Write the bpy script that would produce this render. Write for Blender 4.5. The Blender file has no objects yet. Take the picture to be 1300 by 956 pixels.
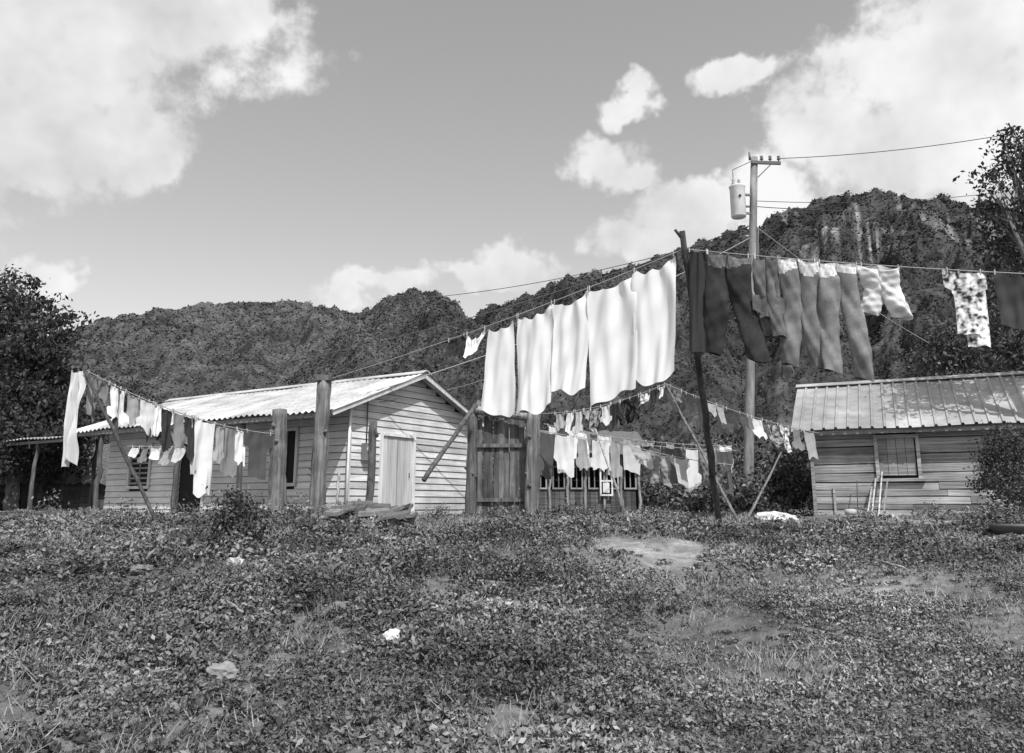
import bpy, math, random
import numpy as np
from mathutils import Vector, Matrix

random.seed(7); RS = np.random.RandomState(11)
scene = bpy.context.scene
scene.view_settings.view_transform = 'Standard'
scene.view_settings.look = 'None'
scene.view_settings.exposure = 0

# ---------------------------------------------------------------- survey
F = 1011.0; PITCH = math.atan(207/1011.0); CZ = 1.6
CP, SP = math.cos(PITCH), math.sin(PITCH)
def ray(px, py):
    a = (px-650)/F; b = (433-py)/F
    return (a, CP-b*SP, SP+b*CP)
def W(px, py, Y):
    r = ray(px, py); t = Y/r[1]
    return Vector((r[0]*t, Y, CZ+r[2]*t))
def proj(p):
    d = p[1]*CP+(p[2]-CZ)*SP
    u = -p[1]*SP+(p[2]-CZ)*CP
    return 650+F*p[0]/d, 433-F*u/d
def XG(px, Y, z):
    return (px-650)/F*(Y*CP+(z-CZ)*SP)

cam_d = bpy.data.cameras.new("camera"); cam = bpy.data.objects.new("camera", cam_d)
scene.collection.objects.link(cam); scene.camera = cam
cam.location = (0, 0, CZ); cam.rotation_euler = (math.pi/2+PITCH, 0, 0)
cam_d.sensor_width = 36; cam_d.lens = F*36/1300; cam_d.shift_y = -45/1300
cam_d.clip_start = 0.1; cam_d.clip_end = 6000

# ---------------------------------------------------------------- noise
PERM = np.random.RandomState(3).permutation(4096); PV = np.random.RandomState(4).rand(4096)
def h2(ix, iy, s=0):
    return PV[(PERM[(ix+s*57) & 4095]+iy*31+s) & 4095]
def vn(x, y, s=0):
    x = np.asarray(x, float); y = np.asarray(y, float)
    ix = np.floor(x).astype(int); iy = np.floor(y).astype(int)
    fx = x-ix; fy = y-iy; fx = fx*fx*(3-2*fx); fy = fy*fy*(3-2*fy)
    return ((h2(ix, iy, s)*(1-fx)+h2(ix+1, iy, s)*fx)*(1-fy) + (h2(ix, iy+1, s)*(1-fx)+h2(ix+1, iy+1, s)*fx)*fy)
def fbm(x, y, s=0, o=4):
    r = 0; a = .5; t = 0
    for i in range(o):
        r = r+a*vn(x*2**i, y*2**i, s+i*7); t += a; a *= .5
    return r/t
def worley(x, y, s=0):
    ix = np.floor(x).astype(int); iy = np.floor(y).astype(int)
    best = np.full(x.shape, 9.0); hid = np.zeros(x.shape)
    for dx in (-1, 0, 1):
        for dy in (-1, 0, 1):
            jx = ix+dx; jy = iy+dy
            cx = jx+h2(jx, jy, s); cy = jy+h2(jx, jy, s+5)
            d = np.hypot(x-cx, y-cy); m = d < best
            best = np.where(m, d, best); hid = np.where(m, h2(jx, jy, s+9), hid)
    return best, hid

def path_mask(x, y):
    a = np.exp(-(((x-1.85-0.12*(y-11))/.75)**2+((y-11.4)/1.5)**2))*1.1
    b = .9*np.exp(-(((x-2.2)/1.8)**2+((y-15)/1.2)**2))
    c = .65*np.exp(-(((x+6)/5.)**2+((y-16.8)/.9)**2))
    d = .75*np.exp(-(((x-8)/3.)**2+((y-16)/1.4)**2))
    e = .4*np.exp(-(((x-3.6)/1.5)**2+((y-9)/.6)**2))
    return np.clip(np.maximum.reduce([a, b, c, d, e])*(-.3+2.6*fbm(x*1.5, y*1.5, 77, 4)), 0, 1)
def H(x, y):
    x = np.asarray(x, float); y = np.asarray(y, float)
    t = np.maximum((y-2.5)/11.5, -.8)
    t = (1+t-np.sqrt((1-t)**2+.01))/2
    near = np.clip(1-(np.abs(y-8)-8)/12, 0, 1)
    return 1.29*t+.28*(fbm(x*.35+9, y*.35, 1)-.5)*near+.27*(fbm(x*1.3, y*1.3, 2, 3)-.5)*near
def Hs(x, y): return float(H(np.array([x]), np.array([y]))[0])

# ---------------------------------------------------------------- materials
def new_mat(name):
    m = bpy.data.materials.new(name); m.use_nodes = True
    nt = m.node_tree
    for n in list(nt.nodes): nt.nodes.remove(n)
    out = nt.nodes.new('ShaderNodeOutputMaterial')
    return m, nt, out
def mth(nt, op, a, b=None, clamp=False):
    n = nt.nodes.new('ShaderNodeMath'); n.operation = op; n.use_clamp = clamp
    for i, v in enumerate((a, b)):
        if v is None: continue
        if isinstance(v, (int, float)): n.inputs[i].default_value = v
        else: nt.links.new(v, n.inputs[i])
    return n.outputs[0]
def noise(nt, scale, detail=4, stretch=(1, 1, 1), rough=.6, coord='Object'):
    tc = nt.nodes.new('ShaderNodeTexCoord'); mp = nt.nodes.new('ShaderNodeMapping')
    mp.inputs['Scale'].default_value = stretch
    nt.links.new(tc.outputs[coord], mp.inputs[0])
    n = nt.nodes.new('ShaderNodeTexNoise'); n.inputs['Scale'].default_value = scale
    n.inputs['Detail'].default_value = detail; n.inputs['Roughness'].default_value = rough
    nt.links.new(mp.outputs[0], n.inputs['Vector'])
    return n.outputs[0]
def attr(nt, name='v'):
    a = nt.nodes.new('ShaderNodeAttribute'); a.attribute_name = name
    return a.outputs['Fac']
def surf(name, base, var=.5, scale=4, stretch=(1, 1, 1), rough=.85, bump=.0, var2=0, scale2=1, stretch2=(1, 1, 1), metallic=0, spec=.3, transl=0, detail=5, diffuse=False, bdist=.03):
    m, nt, out = new_mat(name)
    f = attr(nt); n1 = None
    if var:
        n1 = noise(nt, scale, detail, stretch)
        g = mth(nt, 'MULTIPLY_ADD', n1, 3.0*var); nt.nodes[-1].inputs[2].default_value = 1-1.5*var
        f = mth(nt, 'MULTIPLY', f, mth(nt, 'MAXIMUM', g, .08))
    if var2:
        n2 = noise(nt, scale2, 3, stretch2)
        g = mth(nt, 'MULTIPLY_ADD', n2, 3.0*var2); nt.nodes[-1].inputs[2].default_value = 1-1.5*var2
        f = mth(nt, 'MULTIPLY', f, mth(nt, 'MAXIMUM', g, .1))
    f = mth(nt, 'MULTIPLY', f, base)
    f = mth(nt, 'MINIMUM', f, .86)
    if diffuse:
        p = nt.nodes.new('ShaderNodeBsdfDiffuse'); nt.links.new(f, p.inputs['Color'])
    else:
        p = nt.nodes.new('ShaderNodeBsdfPrincipled')
        nt.links.new(f, p.inputs['Base Color']); p.inputs['Roughness'].default_value = rough
        p.inputs['Metallic'].default_value = metallic; p.inputs['Specular IOR Level'].default_value = spec
    sh = p.outputs[0]
    if bump:
        b = nt.nodes.new('ShaderNodeBump'); b.inputs['Strength'].default_value = bump; b.inputs['Distance'].default_value = bdist
        nt.links.new(n1, b.inputs['Height']); nt.links.new(b.outputs[0], p.inputs['Normal'])
    if transl:
        t = nt.nodes.new('ShaderNodeBsdfTranslucent'); nt.links.new(f, t.inputs[0])
        mx = nt.nodes.new('ShaderNodeMixShader'); mx.inputs[0].default_value = transl
        nt.links.new(sh, mx.inputs[1]); nt.links.new(t.outputs[0], mx.inputs[2]); sh = mx.outputs[0]
    nt.links.new(sh, out.inputs[0])
    return m
M = {}
M['ground'] = surf('soil', .115, .7, 7, bump=.8, var2=.6, scale2=1.1, detail=7, bdist=.05)
M['weed'] = surf('weed_leaf', .175, .5, .6, detail=2, diffuse=True)
M['leaf'] = surf('tree_leaf', .07, 0, transl=.2, diffuse=True)
M['canopy'] = surf('canopy_leaf', .082, .6, .03, detail=2, diffuse=True)
M['bark'] = surf('bark', .13, .6, 7, (1, 1, .2), bump=.8, var2=.4, scale2=1.2)
M['oldwood'] = surf('weathered_wood', .19, 1.0, 16, (1, 1, .09), bump=1, var2=.5, scale2=2.2, bdist=.06, detail=7)
M['siding_x'] = surf('siding_gable', .55, .4, 9, (.12, 1, 2.0), bump=.4, var2=.35, scale2=1.3)
M['siding_y'] = surf('siding_front', .53, .22, 8, (1, .12, 2.0), bump=.25, var2=.3, scale2=.9)
M['plank'] = surf('rough_plank', .24, .7, 12, (.08, 1, 1.6), bump=.9, var2=.5, scale2=1.1, detail=7)
M['doorw'] = surf('painted_door', .42, .4, 9, (1, 1, .1), bump=.3)
M['dark'] = surf('dark_interior', .012, .3, 3)
M['roofm'] = surf('corrugated_metal', .4, .4, 2.5, (2, .6, 1), rough=.55, var2=.5, scale2=.7, metallic=.1)
M['roofs'] = surf('ribbed_metal', .28, .35, 2.5, (.8, 2, 1), rough=.55, var2=.5, scale2=.9, metallic=.1)
M['thatch'] = surf('thatch', .06, .6, 14, (1, 1, .3), bump=1)
M['conc'] = surf('concrete', .3, .3, 4, bump=.2)
M['white'] = surf('white_cotton', .8, .06, 3, transl=.3, diffuse=True)
M['cloth'] = surf('cloth', .66, .15, 4, transl=.15, diffuse=True)
M['denim'] = surf('denim', .12, .5, 5, transl=.05, diffuse=True, var2=.2, scale2=60)
M['floral'] = surf('floral_print', .42, 1.9, 13, transl=.2, detail=1, diffuse=True)
M['rope'] = surf('rope', .22, .3, 20)
M['wire'] = surf('wire', .06, .2, 20)
M['metal'] = surf('painted_steel', .5, .2, 5, rough=.5, var2=.2, scale2=2)
M['bag'] = surf('plastic_bag', .75, .15, 6, rough=.4)
M['stone'] = surf('stone', .2, .5, 8, bump=.6)

m, nt, out = new_mat('forest_hill')
a1 = attr(nt, 'rock')
n1 = noise(nt, .45, 4, rough=.6); n3 = noise(nt, .02, 3)
veg = mth(nt, 'MULTIPLY', mth(nt, 'MULTIPLY', mth(nt, 'POWER', n1, 1.3), .18), mth(nt, 'MULTIPLY', n3, 1.6))
veg = mth(nt, 'MULTIPLY', veg, attr(nt))
rk = noise(nt, .13, 6, (1, 1, .25), .65); rk2 = mth(nt, 'MULTIPLY', mth(nt, 'POWER', rk, 2.6), .95)
mx = nt.nodes.new('ShaderNodeMix'); mx.data_type = 'FLOAT'
nt.links.new(a1, mx.inputs[0]); nt.links.new(veg, mx.inputs[2]); nt.links.new(rk2, mx.inputs[3])
p = nt.nodes.new('ShaderNodeBsdfDiffuse')
nt.links.new(mx.outputs[0], p.inputs['Color']); nt.links.new(p.outputs[0], out.inputs[0])
M['hill'] = m

# ---------------------------------------------------------------- mesh builders
def link(o, parent=None):
    scene.collection.objects.link(o)
    if parent: o.parent = parent
    return o
def empty(name, loc=(0, 0, 0), rz=0):
    e = bpy.data.objects.new(name, None); e.empty_display_size = .3
    e.location = loc; e.rotation_euler = (0, 0, rz); return link(e)
def mesh_np(name, V, Fq, vals, mat, parent=None, smooth=False, extra=None):
    me = bpy.data.meshes.new(name); V = np.ascontiguousarray(V, dtype=np.float32)
    Fq = np.ascontiguousarray(Fq, dtype=np.int32); n, k = Fq.shape
    me.vertices.add(len(V)); me.vertices.foreach_set('co', V.ravel())
    me.loops.add(n*k); me.loops.foreach_set('vertex_index', Fq.ravel())
    me.polygons.add(n); me.polygons.foreach_set('loop_start', np.arange(0, n*k, k, dtype=np.int32))
    me.update(calc_edges=True)
    a = me.attributes.new('v', 'FLOAT', 'FACE')
    vals = np.full(n, vals, np.float32) if np.isscalar(vals) else np.asarray(vals, np.float32)
    a.data.foreach_set('value', vals)
    if extra:
        for kx, arr in extra.items():
            b = me.attributes.new(kx, 'FLOAT', 'POINT'); b.data.foreach_set('value', np.asarray(arr, np.float32))
    if smooth: me.polygons.foreach_set('use_smooth', np.ones(n, bool))
    me.materials.append(mat)
    return link(bpy.data.objects.new(name, me), parent)

class MB:
    def __init__(s): s.V = []; s.F = []; s.A = []; s.Mi = []; s.mats = []; s.S = []
    def mi(s, mat):
        if mat not in s.mats: s.mats.append(mat)
        return s.mats.index(mat)
    def add(s, V, Fc, mat, v=1., smooth=False):
        o = len(s.V); s.V += [tuple(p) for p in V]; i = s.mi(mat)
        for k, f in enumerate(Fc):
            s.F.append(tuple(o+j for j in f)); s.A.append(v[k] if isinstance(v, (list, np.ndarray)) else v); s.Mi.append(i); s.S.append(smooth)
    def box(s, o, ax, ay, az, mat, v=1.):
        o, ax, ay, az = map(Vector, (o, ax, ay, az))
        V = [o, o+ax, o+ax+ay, o+ay, o+az, o+ax+az, o+ax+ay+az, o+ay+az]
        s.add(V, [(0, 3, 2, 1), (4, 5, 6, 7), (0, 1, 5, 4), (1, 2, 6, 5), (2, 3, 7, 6), (3, 0, 4, 7)], mat, v)
    def bx(s, x0, x1, y0, y1, z0, z1, mat, v=1.):
        s.box((x0, y0, z0), (x1-x0, 0, 0), (0, y1-y0, 0), (0, 0, z1-z0), mat, v)
    def beam(s, a, b, w, h, mat, v=1.):
        a, b = Vector(a), Vector(b); d = b-a; n = d.normalized()
        up = Vector((0, 0, 1)) if abs(n.z) < .9 else Vector((1, 0, 0))
        sx = n.cross(up).normalized(); sy = sx.cross(n).normalized()
        s.box(a-sx*w/2-sy*h/2, sx*w, sy*h, d, mat, v)
    def tube(s, pts, radii, mat, n=8, v=1., rough=0., caps=True, smooth=True, lobes=0.):
        pts = [Vector(p) for p in pts]
        if not isinstance(radii, (list, tuple)): radii = [radii]*len(pts)
        V = []; Fc = []; ref = None
        lob = [1+lobes*random.uniform(-1, 1) for _ in range(n)]
        for i, p in enumerate(pts):
            d = (pts[min(i+1, len(pts)-1)]-pts[max(i-1, 0)]).normalized()
            if ref is None: ref = Vector((1, 0, 0)) if abs(d.x) < .8 else Vector((0, 1, 0))
            sx = d.cross(ref).normalized(); sy = sx.cross(d).normalized()
            for k in range(n):
                a = 2*math.pi*k/n; r = radii[i]*lob[k]*(1+rough*(random.random()-.5))
                V.append(p+sx*math.cos(a)*r+sy*math.sin(a)*r)
        for i in range(len(pts)-1):
            for k in range(n):
                k2 = (k+1) % n
                Fc.append((i*n+k, i*n+k2, (i+1)*n+k2, (i+1)*n+k))
        if caps: Fc.append(tuple(range(n))[::-1]); Fc.append(tuple((len(pts)-1)*n+k for k in range(n)))
        s.add(V, Fc, mat, v, smooth)
    def log(s, a, b, r0, r1, mat, v=1., seg=9, wob=.03, n=10, rough=.16):
        a, b = Vector(a), Vector(b); pts = []; rr = []
        big = r0 > .1
        if big: n = 20; seg = max(seg, 16)
        for i in range(seg+1):
            t = i/seg; q = a.lerp(b, t)
            if 0 < i < seg: q = q+Vector((random.uniform(-wob, wob), random.uniform(-wob, wob), 0))*(.5 if big else 1)
            pts.append(q); rr.append((r0+(r1-r0)*t)*random.uniform(.93, 1.08))
        s.tube(pts, rr, mat, n, v, rough*.6 if big else rough, lobes=.13 if big else .04)
        if big:
            for _ in range(3):
                t = random.uniform(.3, .95); q = a.lerp(b, t); an = random.uniform(0, 6.28); rr_ = r0+(r1-r0)*t
                dd = Vector((math.cos(an), -abs(math.sin(an)), .5))
                s.tube([q, q+dd*rr_*1.0, q+dd*rr_*1.35], [rr_*.4, rr_*.28, rr_*.2], mat, 8, v*.8, .2)
    def done(s, name, parent=None):
        me = bpy.data.meshes.new(name); me.from_pydata(s.V, [], s.F); me.update()
        a = me.attributes.new('v', 'FLOAT', 'FACE'); a.data.foreach_set('value', np.array(s.A, np.float32))
        me.polygons.foreach_set('material_index', np.array(s.Mi, np.int32))
        me.polygons.foreach_set('use_smooth', np.array(s.S, bool))
        for mt in s.mats: me.materials.append(mt)
        return link(bpy.data.objects.new(name, me), parent)

def leaf_quads(C, size, up=1., w=.45, rs=RS, jit=1.0):
    N = len(C); n = rs.normal(size=(N, 3))*jit; n[:, 2] = n[:, 2]*.6+up
    n /= np.linalg.norm(n, axis=1)[:, None]
    r = rs.normal(size=(N, 3)); t = np.cross(n, r); t /= np.linalg.norm(t, axis=1)[:, None]
    b = np.cross(n, t); s = np.asarray(size).reshape(-1, 1)
    V = np.stack([C-t*s*.5, C+b*s*w*.5+t*s*.05, C+t*s*.5, C-b*s*w*.5+t*s*.05], 1).reshape(-1, 3)
    return V, np.arange(N*4).reshape(-1, 4)

# ---------------------------------------------------------------- ground
def axis(lo, hi, st, far_lo, far_hi):
    a = list(np.arange(lo, hi+1e-6, st)); d = st; x = lo; L = []
    while x > far_lo: d *= 1.25; x -= d; L.append(x)
    d = st; x = hi; R = []
    while x < far_hi: d *= 1.25; x += d; R.append(x)
    return np.array(L[::-1]+a+R)
gx = axis(-15, 15, .12, -2500, 2500); gy = axis(2.5, 22, .11, -400, 3000)
X, Y = np.meshgrid(gx, gy); Z = H(X, Y)
nx, ny = len(gx), len(gy); I = np.arange(nx*ny).reshape(ny, nx)
Fq = np.stack([I[:-1, :-1], I[:-1, 1:], I[1:, 1:], I[1:, :-1]], -1).reshape(-1, 4)
pm = path_mask(X, Y)[:-1, :-1].ravel()
mesh_np('ground', np.stack([X, Y, Z], -1).reshape(-1, 3), Fq, 1+1.1*pm, M['ground'], smooth=True)

def scatter(n, y0, y1):
    y = np.sqrt(RS.rand(n)*(y1*y1-y0*y0)+y0*y0); x = (RS.rand(n)*2-1)*(.74*y+1.0)
    return x, y
def weeds(n, y0, y1, lv, s0, s1, hmax):
    x, y = scatter(n, y0, y1)
    dens = fbm(x*1.1, y*1.1, 21); tall = fbm(x*.7+40, y*.7, 25); kind = fbm(x*.55+7, y*.8, 29)
    right = np.clip((x/y-.02)*4, 0, 1)*np.clip((12-y)/3, 0, 1)
    keep = (RS.rand(n) < np.clip((dens-.3-.07*right)*4.5, .10, 1)) & (RS.rand(n) > path_mask(x, y)*1.5)
    x, y, dens, tall, kind, right = [q[keep] for q in (x, y, dens, tall, kind, right)]; m = len(x)
    hp = hmax*(.2+4.2*np.clip(tall-.42, 0, 1))*(.5+RS.rand(m))*(1-.5*right)
    hp *= (1-.6*path_mask(x, y))
    pt = (.5+.8*RS.rand(m))*(.6+1.4*np.clip(kind-.3, 0, .6))*(1+.15*right)
    big = (RS.rand(m) < .12*(1-right))
    xi = np.repeat(np.arange(m), lv); N = m*lv
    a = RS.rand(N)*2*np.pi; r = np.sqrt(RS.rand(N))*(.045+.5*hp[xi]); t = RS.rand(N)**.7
    cx = x[xi]+np.cos(a)*r; cy = y[xi]+np.sin(a)*r
    cz = H(x, y)[xi]+hp[xi]*t+.008
    s = (s0+(s1-s0)*RS.rand(N))*(.5+.7*kind[xi]+.4*RS.rand(m)[xi])*np.where(big, 1.6, 1.)[xi]*(1-.25*right[xi])
    V, Fc = leaf_quads(np.stack([cx, cy, cz], 1), s, .9, .5)
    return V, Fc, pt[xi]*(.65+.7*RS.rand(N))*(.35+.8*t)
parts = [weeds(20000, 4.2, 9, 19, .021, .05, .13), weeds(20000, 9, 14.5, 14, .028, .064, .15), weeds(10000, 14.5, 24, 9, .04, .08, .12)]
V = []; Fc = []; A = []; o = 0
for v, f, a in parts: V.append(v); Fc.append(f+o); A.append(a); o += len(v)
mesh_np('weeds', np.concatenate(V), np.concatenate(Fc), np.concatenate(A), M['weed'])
x, y = scatter(140000, 4.2, 18); k = RS.rand(len(x)) > path_mask(x, y)*1.2; x, y = x[k], y[k]; n = len(x)
tf = np.clip((fbm(x*1.2, y*1.2, 83)-.35)*3.5, .25, 1.5)
b = np.stack([x, y, H(x, y)], 1); a = RS.rand(n)*2*np.pi; hh = (.03+.14*RS.rand(n)**2.2)*tf; w = .0025+.0004*y
d = np.stack([np.cos(a), np.sin(a), 0*a], 1); ln = np.stack([RS.normal(size=n)*.6*hh, RS.normal(size=n)*.6*hh, hh], 1)
V = np.stack([b-d*w[:, None], b+d*w[:, None], b+ln*.6+d*w[:, None]*.7, b+ln+d*.001], 1).reshape(-1, 3)
mesh_np('grass', V, np.arange(4*n).reshape(-1, 4), .9+1.0*RS.rand(n), M['weed'])

# ---------------------------------------------------------------- hills
def hill(name, prof, d0, d1, px0, px1, nc, nr, cell, bump, seed, nleaf, lpx, pw, rock=None, tone=1., rr=6):  # tone: farther hills are coloured lighter, painted in place of haze
    px = np.linspace(px0, px1, nc); py = np.interp(px, [p[0] for p in prof], [p[1] for p in prof])
    py = py+rr*(fbm(px/35, px*0, seed+40, 3)-.5)
    a = (px-650)/F; b = (433-py)/F; dx = a; dy = CP-b*SP; dz = SP+b*CP; hyp = np.hypot(dx, dy)
    az = np.arctan2(dx, dy); te = dz/hyp
    t = np.concatenate([np.linspace(0, 1, nr), np.linspace(1.01, 1.5, 18)])
    T, AZ = np.meshgrid(t, az, indexing='ij'); TE = np.tile(te, (len(t), 1))
    D = d0+(d1-d0)*T; D = D*(1+.10*(fbm(AZ*6+seed, T*0, seed)-.5))
    hr = D/(d0+(d1-d0)*T)*(CZ-1+d1*TE)
    S = np.where(T <= 1, T**pw, 1-(T-1)**1.3*2)
    spur = 1+.85*(fbm(AZ*14, T*2.6, seed+2)-.5)*np.clip(4*T*(1-T), 0, 1)
    Z = hr*S*spur-.5
    PXY = np.tile(px, (len(t), 1))
    R = np.zeros_like(Z)
    if rock is not None: R = rock(PXY, T, AZ)
    Xw = D*np.sin(AZ); Yw = D*np.cos(AZ)
    wx = Xw+cell*.8*(fbm(Xw/cell*.9, Yw/cell*.9, seed+60, 3)-.5); wy = Yw+cell*.8*(fbm(Xw/cell*.9+50, Yw/cell*.9, seed+61, 3)-.5)
    wd, hid = worley(wx/cell, wy/cell, seed); wd2, _ = worley(wx/cell*2.7, wy/cell*2.7, seed+3)
    sz = .55+.9*fbm(Xw/cell/5, Yw/cell/5, seed+33, 3)
    Z = Z+bump*sz*(np.clip(1-wd*1.1, 0, 1)**.6*(.5+1.0*hid)-.55+.3*np.clip(1-wd2, 0, 1))*(1-.85*R)
    P = np.stack([Xw, Yw, Z], -1).reshape(-1, 3)
    nt_, nc_ = Z.shape; I = np.arange(nt_*nc_).reshape(nt_, nc_)
    Fq = np.stack([I[:-1, :-1], I[:-1, 1:], I[1:, 1:], I[1:, :-1]], -1).reshape(-1, 4)
    e = empty(name); hv = (.65+.7*hid)
    mesh_np('slope', P, Fq, (tone*hv)[:-1, :-1].ravel(), M['hill'], e, smooth=True, extra={'rock': R.ravel()})
    k = RS.randint(0, (nr+1)*nc, nleaf); k = k[RS.rand(nleaf) > R.ravel()[k]*.99]
    dist = D.ravel()[k]
    C = P[k]+RS.normal(size=(len(k), 3))*np.array([cell*.08, cell*.08, bump*.06])+np.array([0, 0, .04*bump])
    V, Fc = leaf_quads(C, lpx*dist/796*(.45+1.0*RS.rand(len(k))), 1.8, .8)
    mesh_np('canopy', V, Fc, tone*(.78+.42*RS.rand(len(k)))*hv.ravel()[k], M['canopy'], e)

profA = [(-700, 480), (-300, 470), (-100, 460), (0, 440), (75, 425), (130, 406), (200, 397), (260, 387), (310, 381), (370, 384), (420, 392), (450, 402), (520, 430), (600, 460), (750, 500)]
profB = [(330, 520), (380, 470), (430, 430), (455, 402), (490, 379), (520, 369), (550, 369), (575, 386), (600, 410), (660, 440), (750, 470), (900, 500)]
profC = [(380, 560), (420, 520), (480, 484), (540, 446), (590, 404), (620, 390), (660, 377), (700, 364), (720, 353), (760, 346), (800, 339), (850, 322), (900, 303), (940, 291), (965, 286), (985, 271), (1005, 263), (1030, 256), (1060, 248), (1090, 244), (1130, 247), (1160, 251), (1200, 255), (1240, 263), (1300, 269), (1400, 280), (1500, 300), (1700, 380), (1900, 450)]
def rockC(px, T, AZ):
    w = np.clip((px-985)/50, 0, 1)*np.clip((1330-px)/60, 0, 1)
    top = .955-.08*fbm(px/30, px*0, 91); bot = .76-.22*(fbm(px/60, px*0+3, 92)-.3)
    m = np.clip((top-T)/.02, 0, 1)*np.clip((T-bot)/.05, 0, 1)
    br = np.clip((fbm(px/6, T*4, 93)-.38)*5, 0, 1)*np.clip((fbm(px/28, T*9, 94)-.33)*6, 0, 1)
    m3 = np.clip((fbm(px/15, T*12, 95)-.62)*8, 0, 1)*np.clip((px-800)/100, 0, 1)*.6*np.clip((T-.5)*4, 0, 1)
    return np.maximum(w*m*br, m3)
hill('hill', profA, 330, 950, -700, 750, 640, 260, 11, 5.5, 31, 120000, 2.1, 1.2, None, 1.1, 3)
hill('hill', profB, 280, 620, 330, 900, 360, 220, 9, 5.2, 41, 70000, 2.1, 1.3, None, .95, 4)
hill('hill', profC, 130, 430, 380, 1900, 950, 400, 6.8, 5.0, 51, 240000, 2.1, 1.3, rockC, .8, 6)

# ---------------------------------------------------------------- trees
def crown_pts(cs, nclump, per, spread, flat=.75):
    out = []; hub = []
    tot = sum(c[1]**2 for c in cs)
    for c, r in cs:
        n = max(3, int(nclump*r*r/tot))
        for _ in range(n):
            d = RS.normal(size=3); d /= np.linalg.norm(d); rad = r*(.35+.65*RS.rand()**.5)*(.8+.35*RS.rand())
            q = np.array(c)+d*rad*np.array([1, 1, flat]); hub.append(q)
            sp = spread*(.6+.8*RS.rand())
            out.append(q+RS.normal(size=(per, 3))*sp*np.array([1, 1, .6]))
    return np.concatenate(out), hub
def tree(name, base, cs, nclump, per, ls, spread, tr, leafv=1., twigs=30, mat='leaf'):
    e = empty(name); base = Vector(base); P, hub = crown_pts(cs, nclump, per, spread)
    V, Fc = leaf_quads(P, ls*(.6+.8*RS.rand(len(P))), .5, .5)
    cl = np.repeat(.6+.8*RS.rand(len(P)//per+1), per)[:len(P)]
    mesh_np('foliage', V, Fc, leafv*cl*(.5+1.0*RS.rand(len(P))), M[mat], e)
    mb = MB(); cen = Vector(np.mean([c[0] for c in cs], axis=0)); fork = base.lerp(cen, .5)
    if tr > 0: mb.log(base-Vector((0, 0, .2)), fork, tr, tr*.7, M['bark'], wob=tr*.3)
    for c, r in cs:
        c = Vector(c); mid = fork.lerp(c, .55)+Vector((random.uniform(-.3, .3)*r, random.uniform(-.3, .3)*r, .1*r))
        mb.tube([fork if tr > 0 else base, mid, c], [max(tr, .03)*.6, max(tr, .03)*.4, max(tr, .03)*.2], M['bark'], 6, 1, .1)
        near = [h for h in hub if (Vector(h)-c).length < r*1.3]; random.shuffle(near)
        for h in near[:twigs]:
            h = Vector(h); s = mid.lerp(c, random.random())
            mb.tube([s, s.lerp(h, .5)+Vector((0, 0, .08*r)), h], [max(tr, .03)*.16, max(tr, .03)*.1, max(tr, .03)*.04], M['bark'], 4)
    mb.done('trunk', e)
    return e
def cr(px, py, Y, r): return (tuple(W(px, py, Y)), r)
tree('broadleaf_tree', (XG(15, 27, 1.3), 27, 1.3), [cr(8, 395, 27, 1.7), cr(52, 435, 26.5, 1.6), cr(0, 480, 26.5, 2.2), cr(70, 500, 27, 1.5), cr(35, 560, 26, 1.8), cr(-60, 420, 27, 2.4), cr(-50, 560, 27, 2.5), cr(85, 580, 29, 1.3)], 380, 75, .18, .3, .22, .85)
tree('broadleaf_tree', (XG(60, 33, 1.3), 33, 1.3), [cr(80, 530, 33, 1.6), cr(60, 600, 32, 2.0), cr(130, 560, 36, 1.6), cr(20, 620, 31, 2.0), cr(170, 510, 40, 1.6)], 170, 60, .2, .36, .2, .95)
tree('broadleaf_tree', (XG(1375, 17, 1.3), 17, 1.25), [cr(1283, 215, 17, .75), cr(1293, 285, 17, 1.1), cr(1375, 190, 17, 1.5), cr(1380, 300, 17.3, 1.6), cr(1270, 255, 16.6, .6), cr(1300, 180, 17, .7), cr(1282, 325, 17.4, .7)], 170, 40, .12, .2, .16, .85)
tree('broadleaf_tree', (XG(1240, 29, 1.3), 29, 1.3), [cr(1235, 440, 28, 1.5), cr(1190, 445, 28.5, 1.1), cr(1290, 430, 28, 1.7), cr(1200, 480, 28, 1.3), cr(1290, 370, 29, 1.3), cr(1310, 330, 29, 1.2)], 150, 60, .18, .3, .16, 1.3)
c0 = XG(1270, 15.6, 2.2)
tree('shrub', (c0, 15.6, 1.25), [((c0-.05, 15.6, 2.75), .45), ((c0+.3, 15.6, 2.4), .5), ((c0-.2, 15.6, 2.15), .42), ((c0+.15, 15.5, 1.85), .42), ((c0+.55, 15.7, 2.7), .4), ((c0+.1, 15.5, 1.5), .3)], 110, 70, .06, .12, .05, 1.1, 14)
def shrub(px, Y, h, r, n=30, per=40, ls=.06, v=1., mat='weed'):
    x = XG(px, Y, 1.3); z = Hs(x, Y)
    tree('shrub', (x, Y, z), [((x, Y, z+h*.75), r*.6), ((x-.4*r, Y, z+h*.4), r*.75), ((x+.45*r, Y+.1, z+h*.45), r*.65)], n, per, ls, r*.28, .02, v, 8, mat)
shrub(300, 11, 1.0, .33, 50, 36, .055, .6); shrub(318, 11.3, .7, .34, 34, 36, .05, .6); shrub(284, 11.2, .55, .33, 30, 36, .05, .6); shrub(302, 10.9, .4, .3, 26, 34, .05, .65)
for px, Y, h, r in [(925, 21, 1.2, .7), (965, 22.5, 1.6, .9), (1000, 22, 1.5, .8), (1020, 23, 2.2, 1.0), (885, 24, 1.5, .8), (910, 26, 2.2, 1.2), (840, 29, 1.2, .9), (690, 30, 2, 1.2), (955, 20, .8, .5), (895, 20.5, .7, .5)]:
    shrub(px, Y, h, r, 40, 45, .12, .65)
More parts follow.
